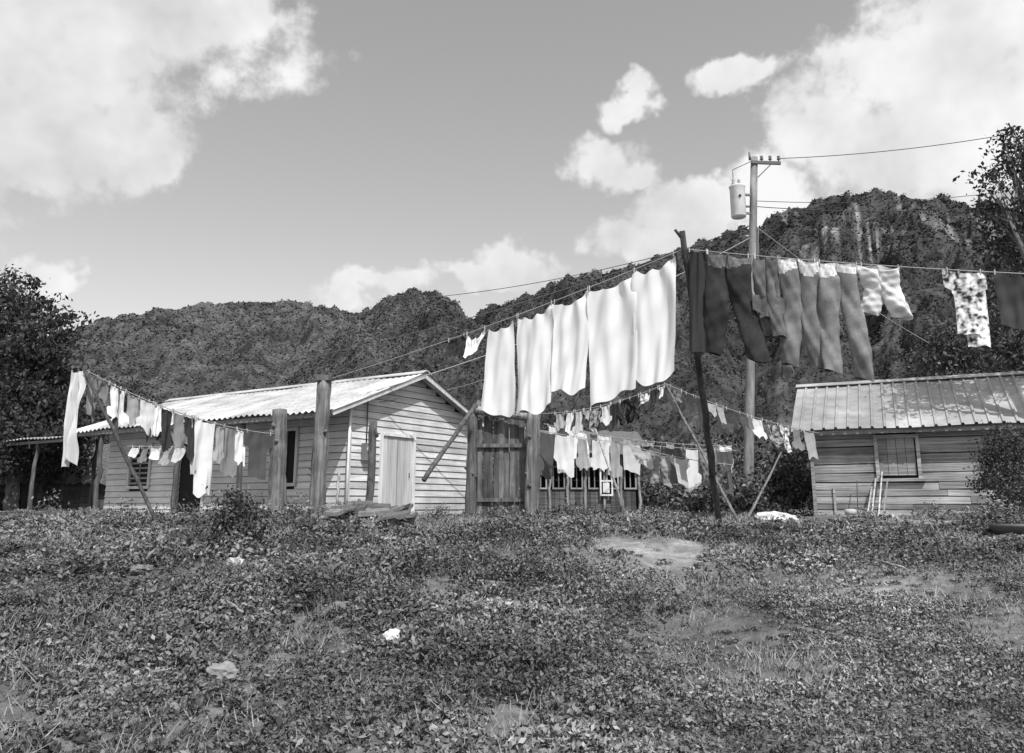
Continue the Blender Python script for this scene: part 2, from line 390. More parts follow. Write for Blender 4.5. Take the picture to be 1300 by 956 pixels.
for px, Y, h in [(375, 14.5, .3), (1190, 15, .3), (640, 15.5, .3), (730, 16.5, .35), (555, 15, .25), (150, 14.6, .35), (60, 14, .4), (250, 13.5, .35), (1100, 15.5, .25), (870, 15.5, .25), (470, 12.3, .25), (1010, 11, .28), (100, 10, .35), (700, 9.5, .25), (540, 11, .2), (850, 8, .18), (200, 8, .22), (30, 8, .3), (620, 8.6, .2), (1120, 11.5, .25), (400, 9.6, .25)]:
    shrub(px, Y, h, h*1.1, 12, 26, .05, .9)
C = []; cols = []
for i in range(230):
    px = random.uniform(-250, 1600); Yd = random.uniform(42, 125); r = random.uniform(1.6, 3.2)*(.8+Yd/200)
    x = XG(px, Yd, 3); zc = 1.3+r*random.uniform(.4, .95)
    n = 520; d = RS.normal(size=(n, 3)); d /= np.linalg.norm(d, axis=1)[:, None]
    lump = .7+.6*fbm(d[:, 0]*2.5+i, d[:, 2]*2.5+d[:, 1]*1.7, 60)
    C.append(np.array([x, Yd, zc])+d*(r*lump*(.7+.3*RS.rand(n)))[:, None])
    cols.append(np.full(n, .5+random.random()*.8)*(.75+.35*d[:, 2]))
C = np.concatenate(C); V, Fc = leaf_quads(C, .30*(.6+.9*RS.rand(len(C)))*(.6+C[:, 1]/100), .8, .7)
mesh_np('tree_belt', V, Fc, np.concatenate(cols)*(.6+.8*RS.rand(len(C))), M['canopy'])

# ---------------------------------------------------------------- wooden house
def corr(mb, x0, z0, x1, z1, y0, y1, pitch, amp, mat, v=1., rows=8):
    n = int((y1-y0)/pitch*6); V = []; Fc = []; vals = []
    for j in range(rows+1):
        t = j/rows; xx = x0+(x1-x0)*t; zz = z0+(z1-z0)*t
        for i in range(n+1):
            yy = y0+(y1-y0)*i/n; w = amp*math.sin(2*math.pi*(yy-y0)/pitch)
            sag = -.02*math.sin(yy*1.3+1)-.012*math.sin(yy*3.1+t*4)
            V.append((xx, yy, zz+w+sag))
    for j in range(rows):
        for i in range(n):
            a = j*(n+1)+i; Fc.append((a, a+1, a+n+2, a+n+1))
            sh = int((y0+(y1-y0)*i/n)/.8); random.seed(sh*7+(j >= rows//2)*3+int(x0*10)); vals.append(v*(.7+.55*random.random()))
    mb.add(V, Fc, mat, vals, True)

nx0 = XG(440, 18.5, 1.3)
house = empty('wooden_house', (nx0, 18.5, 1.25), math.atan2(.844, .537))
mb = MB(); EH = 2.72; RH = 3.62; WD = 4.6; SL = (RH-EH)/(WD/2); LN = 9.6
bh = .165
z = 0.05
while z < RH-.1:
    lo = 0 if z+bh < EH else (z+bh*.6-EH)/SL
    segs = [(lo, WD-lo)]
    if z < 2.02: segs = [(lo, 1.0), (2.32, WD-lo)]
    for a, b in segs:
        if b-a > .1:
            k = random.uniform(.68, 1.12); k *= .8 if z < .5 else 1
            mb.box((a, -.035, z), (b-a, 0, random.uniform(-.006, .006)), (0, .03, 0), (0, .022, bh-.012), M['siding_x'], k)
    z += bh
mb.add([(0, .01, 0), (WD, .01, 0), (WD, .01, EH), (WD/2, .01, RH-.03), (0, .01, EH)], [(0, 1, 2, 3, 4)], M['dark'])
mb.done('gable_wall', house)
mb = MB()
ops = [(1.72, 2.42, .85, 2.1), (5.15, 6.2, 0, 2.1), (7.55, 8.45, .85, 1.95)]
z = .05
while z < EH-.05:
    cuts = sorted([(a, b) for a, b, c, d in ops if z+bh > c and z < d]); y = 0.0; segs = []
    for a, b in cuts: segs.append((y, a)); y = b
    segs.append((y, LN))
    for a, b in segs:
        mb.box((-.035, a, z), (.03, 0, 0), (0, b-a, 0), (.022, 0, bh-.012), M['siding_y'], random.uniform(.85, 1.1))
    z += bh
mb.add([(.01, 0, 0), (.01, LN, 0), (.01, LN, EH), (.01, 0, EH)], [(0, 1, 2, 3)], M['dark'])
mb.bx(.02, WD, LN-.05, LN, 0, EH, M['siding_x'], .8); mb.bx(WD-.05, WD, 0.02, LN-.06, 0, EH, M['siding_y'], .8)
mb.bx(-.06, .0, -.06, .0, 0, EH, M['siding_y'], .9); mb.bx(WD, WD+.05, -.06, 0, 0, EH-.03, M['siding_y'], 1)
mb.done('front_wall', house)
mb = MB()
for a, b, c, d in ops:
    w = .08
    mb.bx(-.075, -.037, a-w, a, c-.0, d+w, M['doorw'], 1.1); mb.bx(-.075, -.037, b, b+w, c, d+w, M['doorw'], 1.1)
    mb.bx(-.075, -.037, a, b, d, d+w, M['doorw'], 1.1)
    if c > 0: mb.bx(-.09, -.037, a-w, b+w, c-w, c-.003, M['doorw'], 1.1)
    if c > 0: mb.bx(-.03, -.012, (a+b)/2-.02, (a+b)/2+.02, c, d, M['doorw'], .5)
for k in range(7):
    zz = .9+k*.14; mb.bx(-.03, -.01, 7.56, 8.44, zz, zz+.05, M['doorw'], .5)
mb.done('windows', house)
mb = MB()
for k in range(6):
    a = 1.09+k*.19; mb.bx(a, a+.182, -.03+random.uniform(-.004, .004), -.005, .02, 1.98, M['doorw'], random.uniform(.9, 1.25))
mb.bx(1.0, 1.085, -.075, -.004, 0, 2.06, M['doorw'], 1.5); mb.bx(2.235, 2.32, -.075, -.004, 0, 2.06, M['doorw'], 1.5)
mb.bx(1.087, 2.233, -.075, -.004, 1.985, 2.06, M['doorw'], 1.5)
mb.bx(1.635, 1.665, -.045, -.034, .02, 1.98, M['doorw'], .6)
mb.tube([(2.1, -.06, 1.0), (2.1, -.06, 1.12)], .012, M['wire'], 6)
mb.done('door', house)
mb = MB()
mb.bx(.35, .63, -.17, -.045, 1.35, 1.75, M['metal'], .35); mb.tube([(.49, -.19, 1.6), (.49, -.17, 1.6)], .09, M['metal'], 12, .8)
mb.tube([(.49, -.07, 1.75), (.49, -.07, 2.9)], .015, M['wire'], 6); mb.done('electric_meter', house)
mb = MB()
corr(mb, WD/2, RH+.05, -.95, RH+.05-SL*(WD/2+.95), -.38, 10.25, .2, .026, M['roofm'], 1.05)
corr(mb, WD/2, RH+.055, WD+.4, RH+.05-SL*(WD/2+.4), -.38, 10.25, .2, .026, M['roofm'], .9)
corr(mb, 2.6, 2.72, -1.1, 2.26, 10.2, 13.7, .2, .024, M['roofm'], .85, 4)
mb.box((WD/2-.2, -.4, RH+.0), (.2, 0, .09), (0, 10.7, 0), (0, 0, .02), M['roofm'], 1.1)
mb.box((WD/2, -.4, RH+.09), (.2, 0, -.09), (0, 10.7, 0), (0, 0, .02), M['roofm'], 1.1)
mb.done('roof', house)
mb = MB()
zf = RH-SL*(WD/2+.85)-.02
mb.bx(-.89, -.83, -.3, 10.2, zf-.1, zf, M['plank'], .8)
for side in (0, 1):
    xe = -.92 if side == 0 else WD+.38
    mb.beam((WD/2, -.33, RH-.03), (xe, -.33, RH-.03-SL*(abs(xe-WD/2))), .03, .12, M['doorw'], 1.2)
for k in range(14):
    y = .1+k*.75; mb.beam((.0, y, EH-.03), (-.88, y, zf+.01), .05, .08, M['plank'], .7)
for y, x in ((2.8, -.8), (5.2, -.82), (8.7, -.82), (11.9, -.95)):
    top = zf-.1 if y < 10 else 2.2
    mb.log((x, y, -.1), (x+.03, y, top), .07, .06, M['oldwood'], .5)
mb.log((1.8, 13.4, 0), (1.8, 13.4, 2.5), .07, .06, M['oldwood'], .75)
mb.beam((-.95, 10.2, 2.17), (-.95, 13.6, 2.17), .07, .08, M['plank'], .7)
mb.done('veranda_frame', house)
mb = MB(); mb.bx(-1.1, -.04, 4.4, 13.2, -.3, .14, M['conc'], .9); mb.done('veranda_floor', house)
mb = MB(); mb.tube([(-.12, -.09, 0), (-.12, -.09, 1.2), (-.1, -.09, 2.6)], .03, M['metal'], 8, 1.3); mb.done('drain_pipe', house)

tx = XG(112, 31, 2); hut = empty('thatched_hut', (tx, 31, 1.25), math.radians(15))
mb = MB()
random.seed(2)
nn = 40
for s in (-1, 1):
    V = []; Fc = []
    for j in range(9):
        t = j/8
        for i in range(nn+1):
            V.append((-2.2+4.4*i/nn, s*1.7*(1-t)+random.uniform(-.03, .03), 1.15+1.5*t+random.uniform(-.04, .04)-(.12*random.random() if j == 0 else 0)))
    for j in range(8):
        for i in range(nn): a = j*(nn+1)+i; Fc.append((a, a+1, a+nn+2, a+nn+1))
    mb.add(V, Fc, M['thatch'], 1.6)
mb.done('roof', hut); mb = MB()
for i in range(22):
    x = -1.9+i*.175; mb.bx(x, x+.16, -1.3, -1.27, 0, 1.45, M['plank'], random.uniform(.25, .5))
for x in (-2, 2):
    for y in (-1.4, 1.4): mb.log((x, y, 0), (x, y, 1.4), .06, .05, M['oldwood'], .6)
mb.done('walls', hut)

# ---------------------------------------------------------------- right shed
sx0 = XG(1037, 20, 1.3); shed = empty('plank_shed', (sx0, 20, 1.25), -math.atan2(.43, .9))
mb = MB(); SW = 6.8; SD = 3.8; SH = 2.2
z = 0.0; random.seed(5)
while z < SH:
    h = random.uniform(.15, .24); segs = [(0, SW)]
    if z+h > 1.0 and z < 1.92: segs = [(0, 1.48), (2.34, SW)]
    for a, b in segs:
        x = a
        while x < b-.05:
            L = min(b-x, random.uniform(1.8, 3.4)); L = b-x if b-x-L < .4 else L
            mb.box((x+.004, -.03-random.uniform(0, .012), z+random.uniform(0, .015)), (L-.008, 0, random.uniform(-.018, .018)), (0, .028, 0), (0, .008, h-.018), M['plank'], random.uniform(.55, 1.5))
            x += L
    z += h
mb.bx(0, SW, .0, .03, 0, SH, M['dark']); mb.bx(0, .03, .04, SD, 0, SH, M['plank'], .8); mb.bx(SW-.03, SW, .04, SD, 0, SH, M['plank'], .8)
mb.bx(0.04, SW-.04, SD-.03, SD, 0, SH, M['plank'], .8)
for xx in (0, SW-.03):
    mb.add([(xx, 0.05, SH), (xx, SD, SH), (xx, SD/2, 3.42)], [(0, 1, 2)], M['plank'], .7)
mb.bx(-.05, .03, -.07, -.045, 0, SH-.02, M['plank'], 1.1); mb.bx(.42, .47, -.075, -.048, 0, .75, M['plank'], 1.4)
mb.done('walls', shed)
mb = MB()
for k in range(4): mb.bx(1.5+k*.2, 1.69+k*.2, -.03, -.01, 1.02, 1.9, M['plank'], random.uniform(.9, 1.3))
mb.bx(1.42, 1.5, -.085, -.05, .95, 1.98, M['plank'], 1.7); mb.bx(2.32, 2.4, -.085, -.05, .95, 1.98, M['plank'], 1.7)
mb.bx(1.5, 2.32, -.08, -.05, 1.9, 1.98, M['plank'], 1.6); mb.bx(1.36, 2.46, -.12, -.05, .88, .947, M['plank'], 1.6)
mb.done('window', shed)
def ribbed(mb, y0, z0, y1, z1, x0, x1, mat, v):
    n = int((x1-x0)/.27); V = []; Fc = []; xs = []
    for i in range(n):
        a = x0+i*.27; xs += [(a, 0), (a+.19, 0), (a+.21, .045), (a+.25, .045)]
    xs.append((x0+n*.27, 0)); m_ = len(xs)
    for j in range(5):
        t = j/4
        for x, h in xs: V.append((x, y0+(y1-y0)*t, z0+(z1-z0)*t+h+.015*math.sin(x*2.1+j)))
    for j in range(4):
        for i in range(m_-1): a = j*m_+i; Fc.append((a, a+1, a+m_+1, a+m_))
    vals = [v*(.75+.5*vn(np.array([i//4/3.0]), np.array([j*.5]), 8)[0]) for j in range(4) for i in range(m_-1)]
    mb.add(V, Fc, mat, vals)
mb = MB(); ribbed(mb, -.45, 2.12, 1.9, 3.52, -.42, SW+.4, M['roofs'], 1.1); ribbed(mb, 1.9, 3.52, 4.2, 2.12, -.42, SW+.4, M['roofs'], 1)
mb.box((-.45, 1.75, 3.50), (SW+.9, 0, 0), (0, .15, .08), (0, 0, .02), M['roofs'], 1.2); mb.box((-.45, 1.9, 3.58), (SW+.9, 0, 0), (0, .15, -.08), (0, 0, .02), M['roofs'], 1.2)
mb.bx(-.3, SW+.3, -.38, -.32, 2.0, 2.09, M['plank'], .8)
mb.beam((-.3, -.4, 2.05), (-.3, 1.9, 3.42), .04, .1, M['plank'], 1.1)
mb.done('roof', shed)
mb = MB()
for x, h, v in ((1.35, .95, 2.0), (1.5, 1.1, 2.2), (1.6, .9, 1.0), (1.25, .75, 1.6)):
    mb.beam((x-.12, -.45, -.02), (x+.05, -.14, h), .06, .03, M['plank'], v)
mb.done('leaning_boards', shed)
mb = MB(); mb.tube([(.8, -.5, .1), (.8, -.5, .22), (.8, -.5, .24)], [.13, .14, .06], M['metal'], 10, .8)
mb.tube([(.95, -.45, 0), (.98, -.2, .9)], .012, M['wire'], 6); mb.done('bucket', shed)

# ---------------------------------------------------------------- posts, gate, logs
def post(px, pytop, Y, r0, r1, dpx=0, mat='oldwood', v=1., dY=0, seg=9, wob=.02):
    x = XG(px, Y, 1.3); z = Hs(x, Y); top = W(px+dpx, pytop, Y+dY); m_ = MB()
    m_.log((x, Y, z-.15), top, r0, r1, M[mat], v, seg, wob)
    return m_, top
m_, T350 = post(350, 520, 17.2, .2, .15, 5, v=.85); m_.done('wooden_post')
m_, T405 = post(401, 484, 16.8, .16, .14, 11, v=.85)
m_.box(T405+Vector((-.17, -.15, 0)), (.34, 0, 0), (0, .3, .02), (0, 0, .12), M['oldwood'], .5); m_.done('wooden_post')
m_, _ = post(468, 535, 17.6, .08, .09, 6, v=.5); m_.log(_, _+Vector((.1, 0, -.35)), .07, .05, M['oldwood'], .4, 3); m_.done('wooden_post')
m_, _ = post(428, 600, 17.4, .035, .03, 2, v=1.6); m_.done('wooden_stake')
gate = empty('plank_gate')
m_, Ta = post(597, 522, 19.5, .14, .11, 3, v=.6); m_.log(Ta-Vector((0, 0, .1)), Ta+Vector((.18, 0, .25)), .09, .07, M['oldwood'], .7, 3); m_.done('gate_post', gate)
m_, Tb = post(674, 525, 19.3, .18, .15, 3, v=.8); m_.done('gate_post_2', gate)
mb = MB(); a = W(603, 520, 19.45); b = W(680, 531, 19.3); mb.log(a, b, .11, .09, M['oldwood'], 1.1); mb.done('cross_beam', gate)
mb = MB(); random.seed(9)
for i in range(9):
    px = 606+i*6.8; x = XG(px, 19.6, 1.3); x2 = XG(px+6.2, 19.6, 1.3); t = W(px, 532+random.uniform(-4, 6), 19.6).z
    mb.box((x, 19.6+random.uniform(-.02, .02), 1.2), (x2-x, 0, 0), (0, .03, 0), (random.uniform(-.02, .02), 0, t-1.2), M['oldwood'], random.uniform(.3, .75))
for zz in (1.7, 3.0): mb.beam((XG(603, 19.5, zz), 19.55, zz), (XG(668, 19.5, zz), 19.55, zz), .05, .09, M['oldwood'], .6)
mb.done('planks', gate)
mb = MB(); mb.log(W(538, 610, 17.5), W(604, 515, 19.0), .05, .055, M['oldwood'], .5, 7, .02); mb.done('leaning_log')
mb = MB(); random.seed(12)
for i in range(70):
    px = random.uniform(398, 510); Yp = random.uniform(12.9, 14.2); x = XG(px, Yp, 1.3); z = Hs(x, Yp)+random.uniform(.08, .34)*(1-abs(px-455)/110)
    a = random.uniform(-.5, .5); L = random.uniform(.2, .7)
    mb.box((x-L/2, Yp, z), (L*math.cos(a), L*math.sin(a), random.uniform(-.08, .1)), (-.18*math.sin(a), .18*math.cos(a), .05), (0, 0, random.uniform(.03, .07)), M['stone'], random.uniform(.1, 1.2))
mb.done('rubble_pile')

# dark shack with a row of windows, background centre
bx0 = XG(652, 25, 1.3); bs = empty('dark_shack', (bx0, 25, 1.25), math.radians(4)); mb = MB(); random.seed(3)
BW = XG(815, 25, 1.3)-bx0; nb = 7; bay = BW/nb
for x in np.linspace(0, BW, nb+1): mb.log((x, 0, 0), (x, 0, 1.85), .05, .045, M['oldwood'], 1.3)
mb.beam((-.1, 0, 1.85), (BW+.1, 0, 1.85), .08, .1, M['oldwood'], 1.5)
for i in range(int(BW/.16)):
    mb.bx(i*.16, i*.16+.15, .05, .07, 0, .78, M['plank'], random.uniform(.2, .55)); mb.bx(i*.16, i*.16+.15, .05, .07, 1.55, 1.85, M['plank'], random.uniform(.15, .4))
mb.bx(0, BW, 2.4, 2.45, 0, 1.8, M['plank'], .15)
mb.bx(0, .04, .1, 2.4, 0, 1.8, M['plank'], .2); mb.bx(BW-.04, BW, .1, 2.4, 0, 1.8, M['plank'], .2)
mb.done('walls', bs); mb = MB()
for s, y0, y1 in ((1, -.5, 1.3), (-1, 3.0, 1.3)):
    V = []; Fc = []
    for j in range(7):
        t = j/6
        for i in range(41): V.append((-.3+(BW+.6)*i/40, y0+(y1-y0)*t, 1.88+.85*t+random.uniform(-.03, .03)))
    for j in range(6):
        for i in range(40): a = j*41+i; Fc.append((a, a+1, a+42, a+41))
    mb.add(V, Fc, M['thatch'], 1.9)
mb.done('roof', bs); mb = MB()
for i in range(nb):
    x0 = i*bay+.08; x1 = (i+1)*bay-.08; vv = random.uniform(.45, .9)
    mb.bx(x0, x0+.05, .0, .04, .8, 1.52, M['doorw'], vv); mb.bx(x1-.05, x1, .0, .04, .8, 1.52, M['doorw'], vv)
    mb.bx(x0+.05, x1-.05, .0, .04, .8, .85, M['doorw'], vv); mb.bx(x0+.05, x1-.05, .0, .04, 1.47, 1.52, M['doorw'], vv)
    mb.bx((x0+x1)/2-.015, (x0+x1)/2+.015, .005, .035, .85, 1.47, M['doorw'], vv*.8)
mb.done('windows', bs); mb = MB()
wx = XG(762, 25, 2)-bx0
mb.bx(wx, wx+.05, -.12, -.07, .6, 1.5, M['doorw'], 1.5); mb.bx(wx+.36, wx+.41, -.12, -.07, .6, 1.5, M['doorw'], 1.5)
for zz in (.6, 1.03, 1.45): mb.bx(wx+.05, wx+.36, -.12, -.07, zz, zz+.05, M['doorw'], 1.5)
mb.bx(wx+.1, wx+.3, -.1, -.08, .7, 1.0, M['doorw'], 1.6)
mb.done('leaning_frame', bs)

# ---------------------------------------------------------------- utility pole
up = empty('utility_pole'); Yp = 22.0; pb = Vector((XG(949, Yp, 1.3), Yp, 1.2)); pt = W(957.5, 200, Yp)
mb = MB(); mb.tube([pb.lerp(pt, i/8) for i in range(9)], [.145-.045*i/8 for i in range(9)], M['bark'], 14, 1.5, .03); mb.done('pole', up)
def onp(py):
    lo, hi = 0, 1
    for _ in range(30):
        mid = (lo+hi)/2
        if proj(pb.lerp(pt, mid))[1] > py: lo = mid
        else: hi = mid
    return pb.lerp(pt, lo)
mb = MB(); q = onp(209); e1 = q+Vector((.75, -.1, .0))
mb.beam(q+Vector((-.1, -.1, .03)), e1, .07, .09, M['wire'], 2); mb.beam(q+Vector((.05, -.12, -.45)), e1+Vector((-.25, 0, 0)), .03, .03, M['wire'], 2)
for dx in (.2, .45, .7):
    b0 = q+Vector((dx, -.1, .05)); mb.tube([b0, b0+Vector((0, 0, .05)), b0+Vector((0, 0, .07)), b0+Vector((0, 0, .12)), b0+Vector((0, 0, .15)), b0+Vector((0, 0, .19))], [.02, .02, .06, .03, .055, .02], M['metal'], 10, .3)
mb.tube([q+Vector((-.15, -.1, .1)), q+Vector((-.15, -.1, .35))], [.035, .03], M['metal'], 8, .3)
mb.done('crossarm', up)
mb = MB(); c = W(938, 276, Yp-.1); hT = W(938, 236, Yp-.1).z-c.z
mb.tube([c, c+Vector((0, 0, .03)), c+Vector((0, 0, hT-.08)), c+Vector((0, 0, hT-.05)), c+Vector((0, 0, hT-.02)), c+Vector((0, 0, hT+.03))], [.2, .215, .215, .235, .235, .1], M['metal'], 20, 1.25)
for zz in (.15, hT-.25): mb.beam(c+Vector((.15, .05, zz)), onp(250)*1+Vector((0, 0, c.z+zz-onp(250).z)), .06, .06, M['wire'], 3)
for dx, dy in ((-.1, 0), (.08, .05)):
    b0 = c+Vector((dx, dy, hT)); mb.tube([b0, b0+Vector((0, 0, .06)), b0+Vector((0, 0, .12)), b0+Vector((0, 0, .18)), b0+Vector((0, 0, .24))], [.04, .06, .03, .05, .015], M['metal'], 8, .6)
mb.tube([c+Vector((.0, -.22, hT*.6)), c+Vector((0, -.25, hT*.6))], .04, M['wire'], 8); mb.done('transformer', up)
mb = MB()
for py in (262, 300):
    k = onp(py); mb.tube([k+Vector((-.12, 0, 0)), k+Vector((-.22, 0, .0))], .04, M['metal'], 8, .6)
mb.tube([c+Vector((-.1, 0, hT+.24)), c+Vector((-.1, 0, hT+.5)), onp(215)+Vector((-.12, -.1, .2))], .012, M['wire'], 5)
mb.tube([onp(290)+Vector((.12, -.1, 0)), onp(400)+Vector((.13, -.1, 0)), onp(560)+Vector((.15, -.1, 0))], .02, M['wire'], 5, 2)
mb.done('fittings', up)
def wire(name, a, b, sag, r, mat='wire', n=24, v=1.):
    a, b = Vector(a), Vector(b); pts = []
    for i in range(n+1): t = i/n; p_ = a.lerp(b, t); p_.z -= sag*4*t*(1-t); pts.append(p_)
    m_ = MB(); m_.tube(pts, r, M[mat], 5, v); return m_.done(name)
wire('power_line', e1+Vector((0, 0, .15)), W(1420, 142, 20), .25, .011)
wire('power_line', onp(262), W(1460, 232, 26), .5, .012)
wire('power_line', onp(255), W(1480, 205, 24), .5, .010)
wire('power_line', onp(285), W(300, 470, 34), .5, .016, v=2)
hg = Vector((nx0+.5*.537, 18.5+.5*.844, 1.25+2.95))
wire('power_line', onp(300), hg, .35, .013, v=5)
wire('power_line', onp(292), W(540, 378, 30), .3, .013, v=2)
wire('guy_wire', onp(285), W(1180, 436, 27), .15, .013, v=6)
wire('power_line', hg+Vector((.3, .1, -.2)), W(625, 478, 26), .1, .01, v=3)

# ---------------------------------------------------------------- clothes lines
class Line:
    def __init__(s, a, b, sag): s.a, s.b, s.sag = Vector(a), Vector(b), sag
    def at(s, t):
        p_ = s.a.lerp(s.b, t); p_.z -= s.sag*4*t*(1-t); return p_
    def px(s, px):
        lo, hi = -.2, 1.2
        for _ in range(40):
            m_ = (lo+hi)/2
            if proj(s.at(m_))[0] < px: lo = m_
            else: hi = m_
        return s.at(lo)
    def rope(s, name='clothesline', r=.009, ext=0):
        m_ = MB(); m_.tube([s.at(i/40) for i in range(41)], r, M['rope'], 5, 1.3); return m_.done(name)

def panel(name, A, B, drop, mat, v=1., prof=None, nu=24, nv=26, amp=.05, fr=3., sag=.03, wind=.1, seed=0, slant=0., edge=.04, dropR=None, pins=True):
    rs = np.random.RandomState(seed+100); A, B = Vector(A), Vector(B)
    d = B-A; w = d.length; nrm = Vector((d.y, -d.x, 0)).normalized()
    ph = rs.rand(12)*6.28; Vv = []
    dropR = drop if dropR is None else dropR
    for j in range(nv+1):
        t = j/nv; xl, xr = (0, 1) if prof is None else prof(t)
        for i in range(nu+1):
            u = xl+(xr-xl)*i/nu
            gather = 1-.08*t*math.sin(math.pi*t*.5)
            wv = t+.10*math.sin(u*3+ph[8])
            uu = .5+(u-.5)*gather+slant*t+.03*math.sin(t*4+ph[9])*t
            p_ = A+d*uu
            dr = drop+(dropR-drop)*u
            p_.z -= t*dr+sag*4*max(u*(1-u), 0)*(1-.6*t) + sag*.4*abs(math.sin(u*9+ph[5]))*(1-t)
            p_.z += edge*t*(math.sin(u*5+ph[0])+.5*math.sin(u*11+ph[1]))*.5
            k = .25+.75*t**.7
            fold = math.sin(u*fr*6.28+ph[2]+wv*2.2)
            o = amp*k*(fold*(.6+.4*math.sin(t*3+ph[10]))+.25*math.sin(u*fr*14.1+ph[3]-wv*2.7)+.10*math.sin(u*fr*25+ph[4]+t*4.5))
            o += amp*.45*math.sin(t*5+u*4+ph[6])*t + wind*t*t + amp*.12*math.sin(t*17+u*6+ph[11])
            o += amp*.45*(1-t)*math.sin((u-.5)*7/(t+.35)+ph[7])
            Vv.append(p_+nrm*o)
    Fc = [(j*(nu+1)+i, j*(nu+1)+i+1, (j+1)*(nu+1)+i+1, (j+1)*(nu+1)+i) for j in range(nv) for i in range(nu)]
    m_ = MB(); m_.add(Vv, Fc, mat, v, True)
    if pins:
        for q in (A+d*.04, B-d*.04):
            m_.box(q+Vector((-.008, -.012, -.05)), (.016, 0, 0), (0, .024, 0), (0, 0, .085), M['oldwood'], 2)
    return m_.done(name)
def tee(t):
    if t < .62: return (.12, .88)
    if t < .92: return (-.12, 1.12)
    return (.15, .85)
def tee_up(t):
    if t < .3: return (-.1, 1.1)
    if t < .36: return (.1, .9)
    return (.14, .86)
def taper(t): return (.05*t, 1-.05*t)
def bl(t): return (.16*(1-t)-.02, .84+.16*t+.02)
def trousers(name, A, B, drop, mat, v=1., spread=.08, legw=.30, seed=0, lift=0., short=False, waist_sun=1.):
    rs = np.random.RandomState(seed); A, B = Vector(A), Vector(B); d = B-A; w = d.length; ux = d.normalized()
    nrm = Vector((ux.y, -ux.x, 0)).normalized(); m_ = MB(); n = 24; rows = 40
    crotch = .48 if short else .27
    for s in (-1, 1):
        V = []; ph = rs.rand(8)*6.28; ll = 1+(lift if s > 0 else 0)*-1
        for j in range(rows+1):
            t = j/rows
            hw = w*.27 if t < crotch else w*(.28+(legw*.5-.28)*min((t-crotch)/(1-crotch)*1.1, 1)**.75)
            cx = s*w*.245 if t < crotch else s*(w*.245+spread*w*((t-crotch)/(1-crotch)))
            dep = .03+.035*min(t*3, 1)
            c = A+d*.5+ux*cx; c.z -= t*drop*ll+.02
            c += nrm*(.10*t*t*math.sin(ph[3])+.03*math.sin(t*8+ph[0])) + ux*(.03*math.sin(t*5+ph[1]))
            for k in range(n):
                a = 2*math.pi*k/n; wr = 1+.13*math.sin(3*a+ph[2]+t*9)+.12*math.sin(4*a+t*23+ph[4])+.08*math.sin(2*a-t*40)+.07*math.sin(6*a+t*31+ph[6])
                p_ = c+ux*math.cos(a)*hw*(1+.35*(wr-1))+nrm*math.sin(a)*dep*wr
                p_.z += .018*math.sin(a*2+ph[5])*(1 if j in (0, rows) else .3)
                if j < 6 and math.sin(a) > 0: p_.z -= .05*math.sin(a)*(1-j/6)
                V.append(p_)
        Fc = [(j*n+k, j*n+(k+1) % n, (j+1)*n+(k+1) % n, (j+1)*n+k) for j in range(rows) for k in range(n)]
        vals = []
        for j in range(rows):
            for k in range(n):
                q = v; a = 2*math.pi*(k+.5)/n
                if waist_sun != 1:
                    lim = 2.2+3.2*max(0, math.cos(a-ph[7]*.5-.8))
                    if j < lim: q = v*waist_sun*(.85+.2*math.sin(k*2.1+j))  # upper rows brightened: sun on the waist lining, put into the colour
                if j == 1: q *= .85
                vals.append(q*(1.0+.12*math.sin(j*.4+k*.5)))
        m_.add(V, Fc, mat, vals, True)
    for q in (A+d*.04, B-d*.04): m_.box(q+Vector((-.008, -.012, -.06)), (.016, 0, 0), (0, .024, 0), (0, 0, .09), M['oldwood'], 2)
    return m_.done(name)

Yb = 14.2; xb = XG(915, Yb, 1.3)
Tp = W(866, 293, 12.7); mb = MB(); mb.log((xb, Yb, Hs(xb, Yb)-.2), Tp, .06, .05, M['oldwood'], .28, 14, .02, 8)
mb.log(Tp+(Vector((xb, Yb, 1.2))-Tp)*.03, Tp+Vector((-.12, 0, .02)), .03, .022, M['oldwood'], .3, 3, .004)
mb.done('clothesline_prop')
knot = W(869, 316, 12.78)
L1 = Line(T405+Vector((.02, 0, .02)), knot, .1); L1.rope()
def dropto(L, pa, pb, pyb):
    a, b = L.px(pa), L.px(pb); m_ = (a+b)/2; pm = proj(m_)[0]
    return a, b, m_.z-W(pm, pyb, m_.y).z
for i, (pa, pb, ya, prof, kw) in enumerate([
    (592, 616, 447, taper, dict(amp=.03)), (614, 658, 521, bl, dict(amp=.05, fr=1.0)), (656, 702, 523, None, dict(amp=.065, fr=1.2)),
    (702, 748, 491, None, dict(amp=.07, fr=1.1, slant=-.03)), (746, 808, 507, None, dict(amp=.085, fr=1.0, slant=.03)), (802, 857, 477, None, dict(amp=.075, fr=1.1, slant=.0))]):
    a, b, dr = dropto(L1, pa, pb, ya)
    panel('bed_sheet', a, b, dr*1.0, M['white'], 1.04, prof, 44, 44, seed=i*3+1, sag=.13, wind=.12, edge=.12, dropR=dr*(1.06 if i % 2 else .96), **kw)
a, b, dr = dropto(L1, 569, 590, 452); panel('dark_sock_bundle', a, b, dr, M['cloth'], .06, None, seed=4)
L2 = Line(knot, W(1330, 349, 10.3), .04); L2.rope()
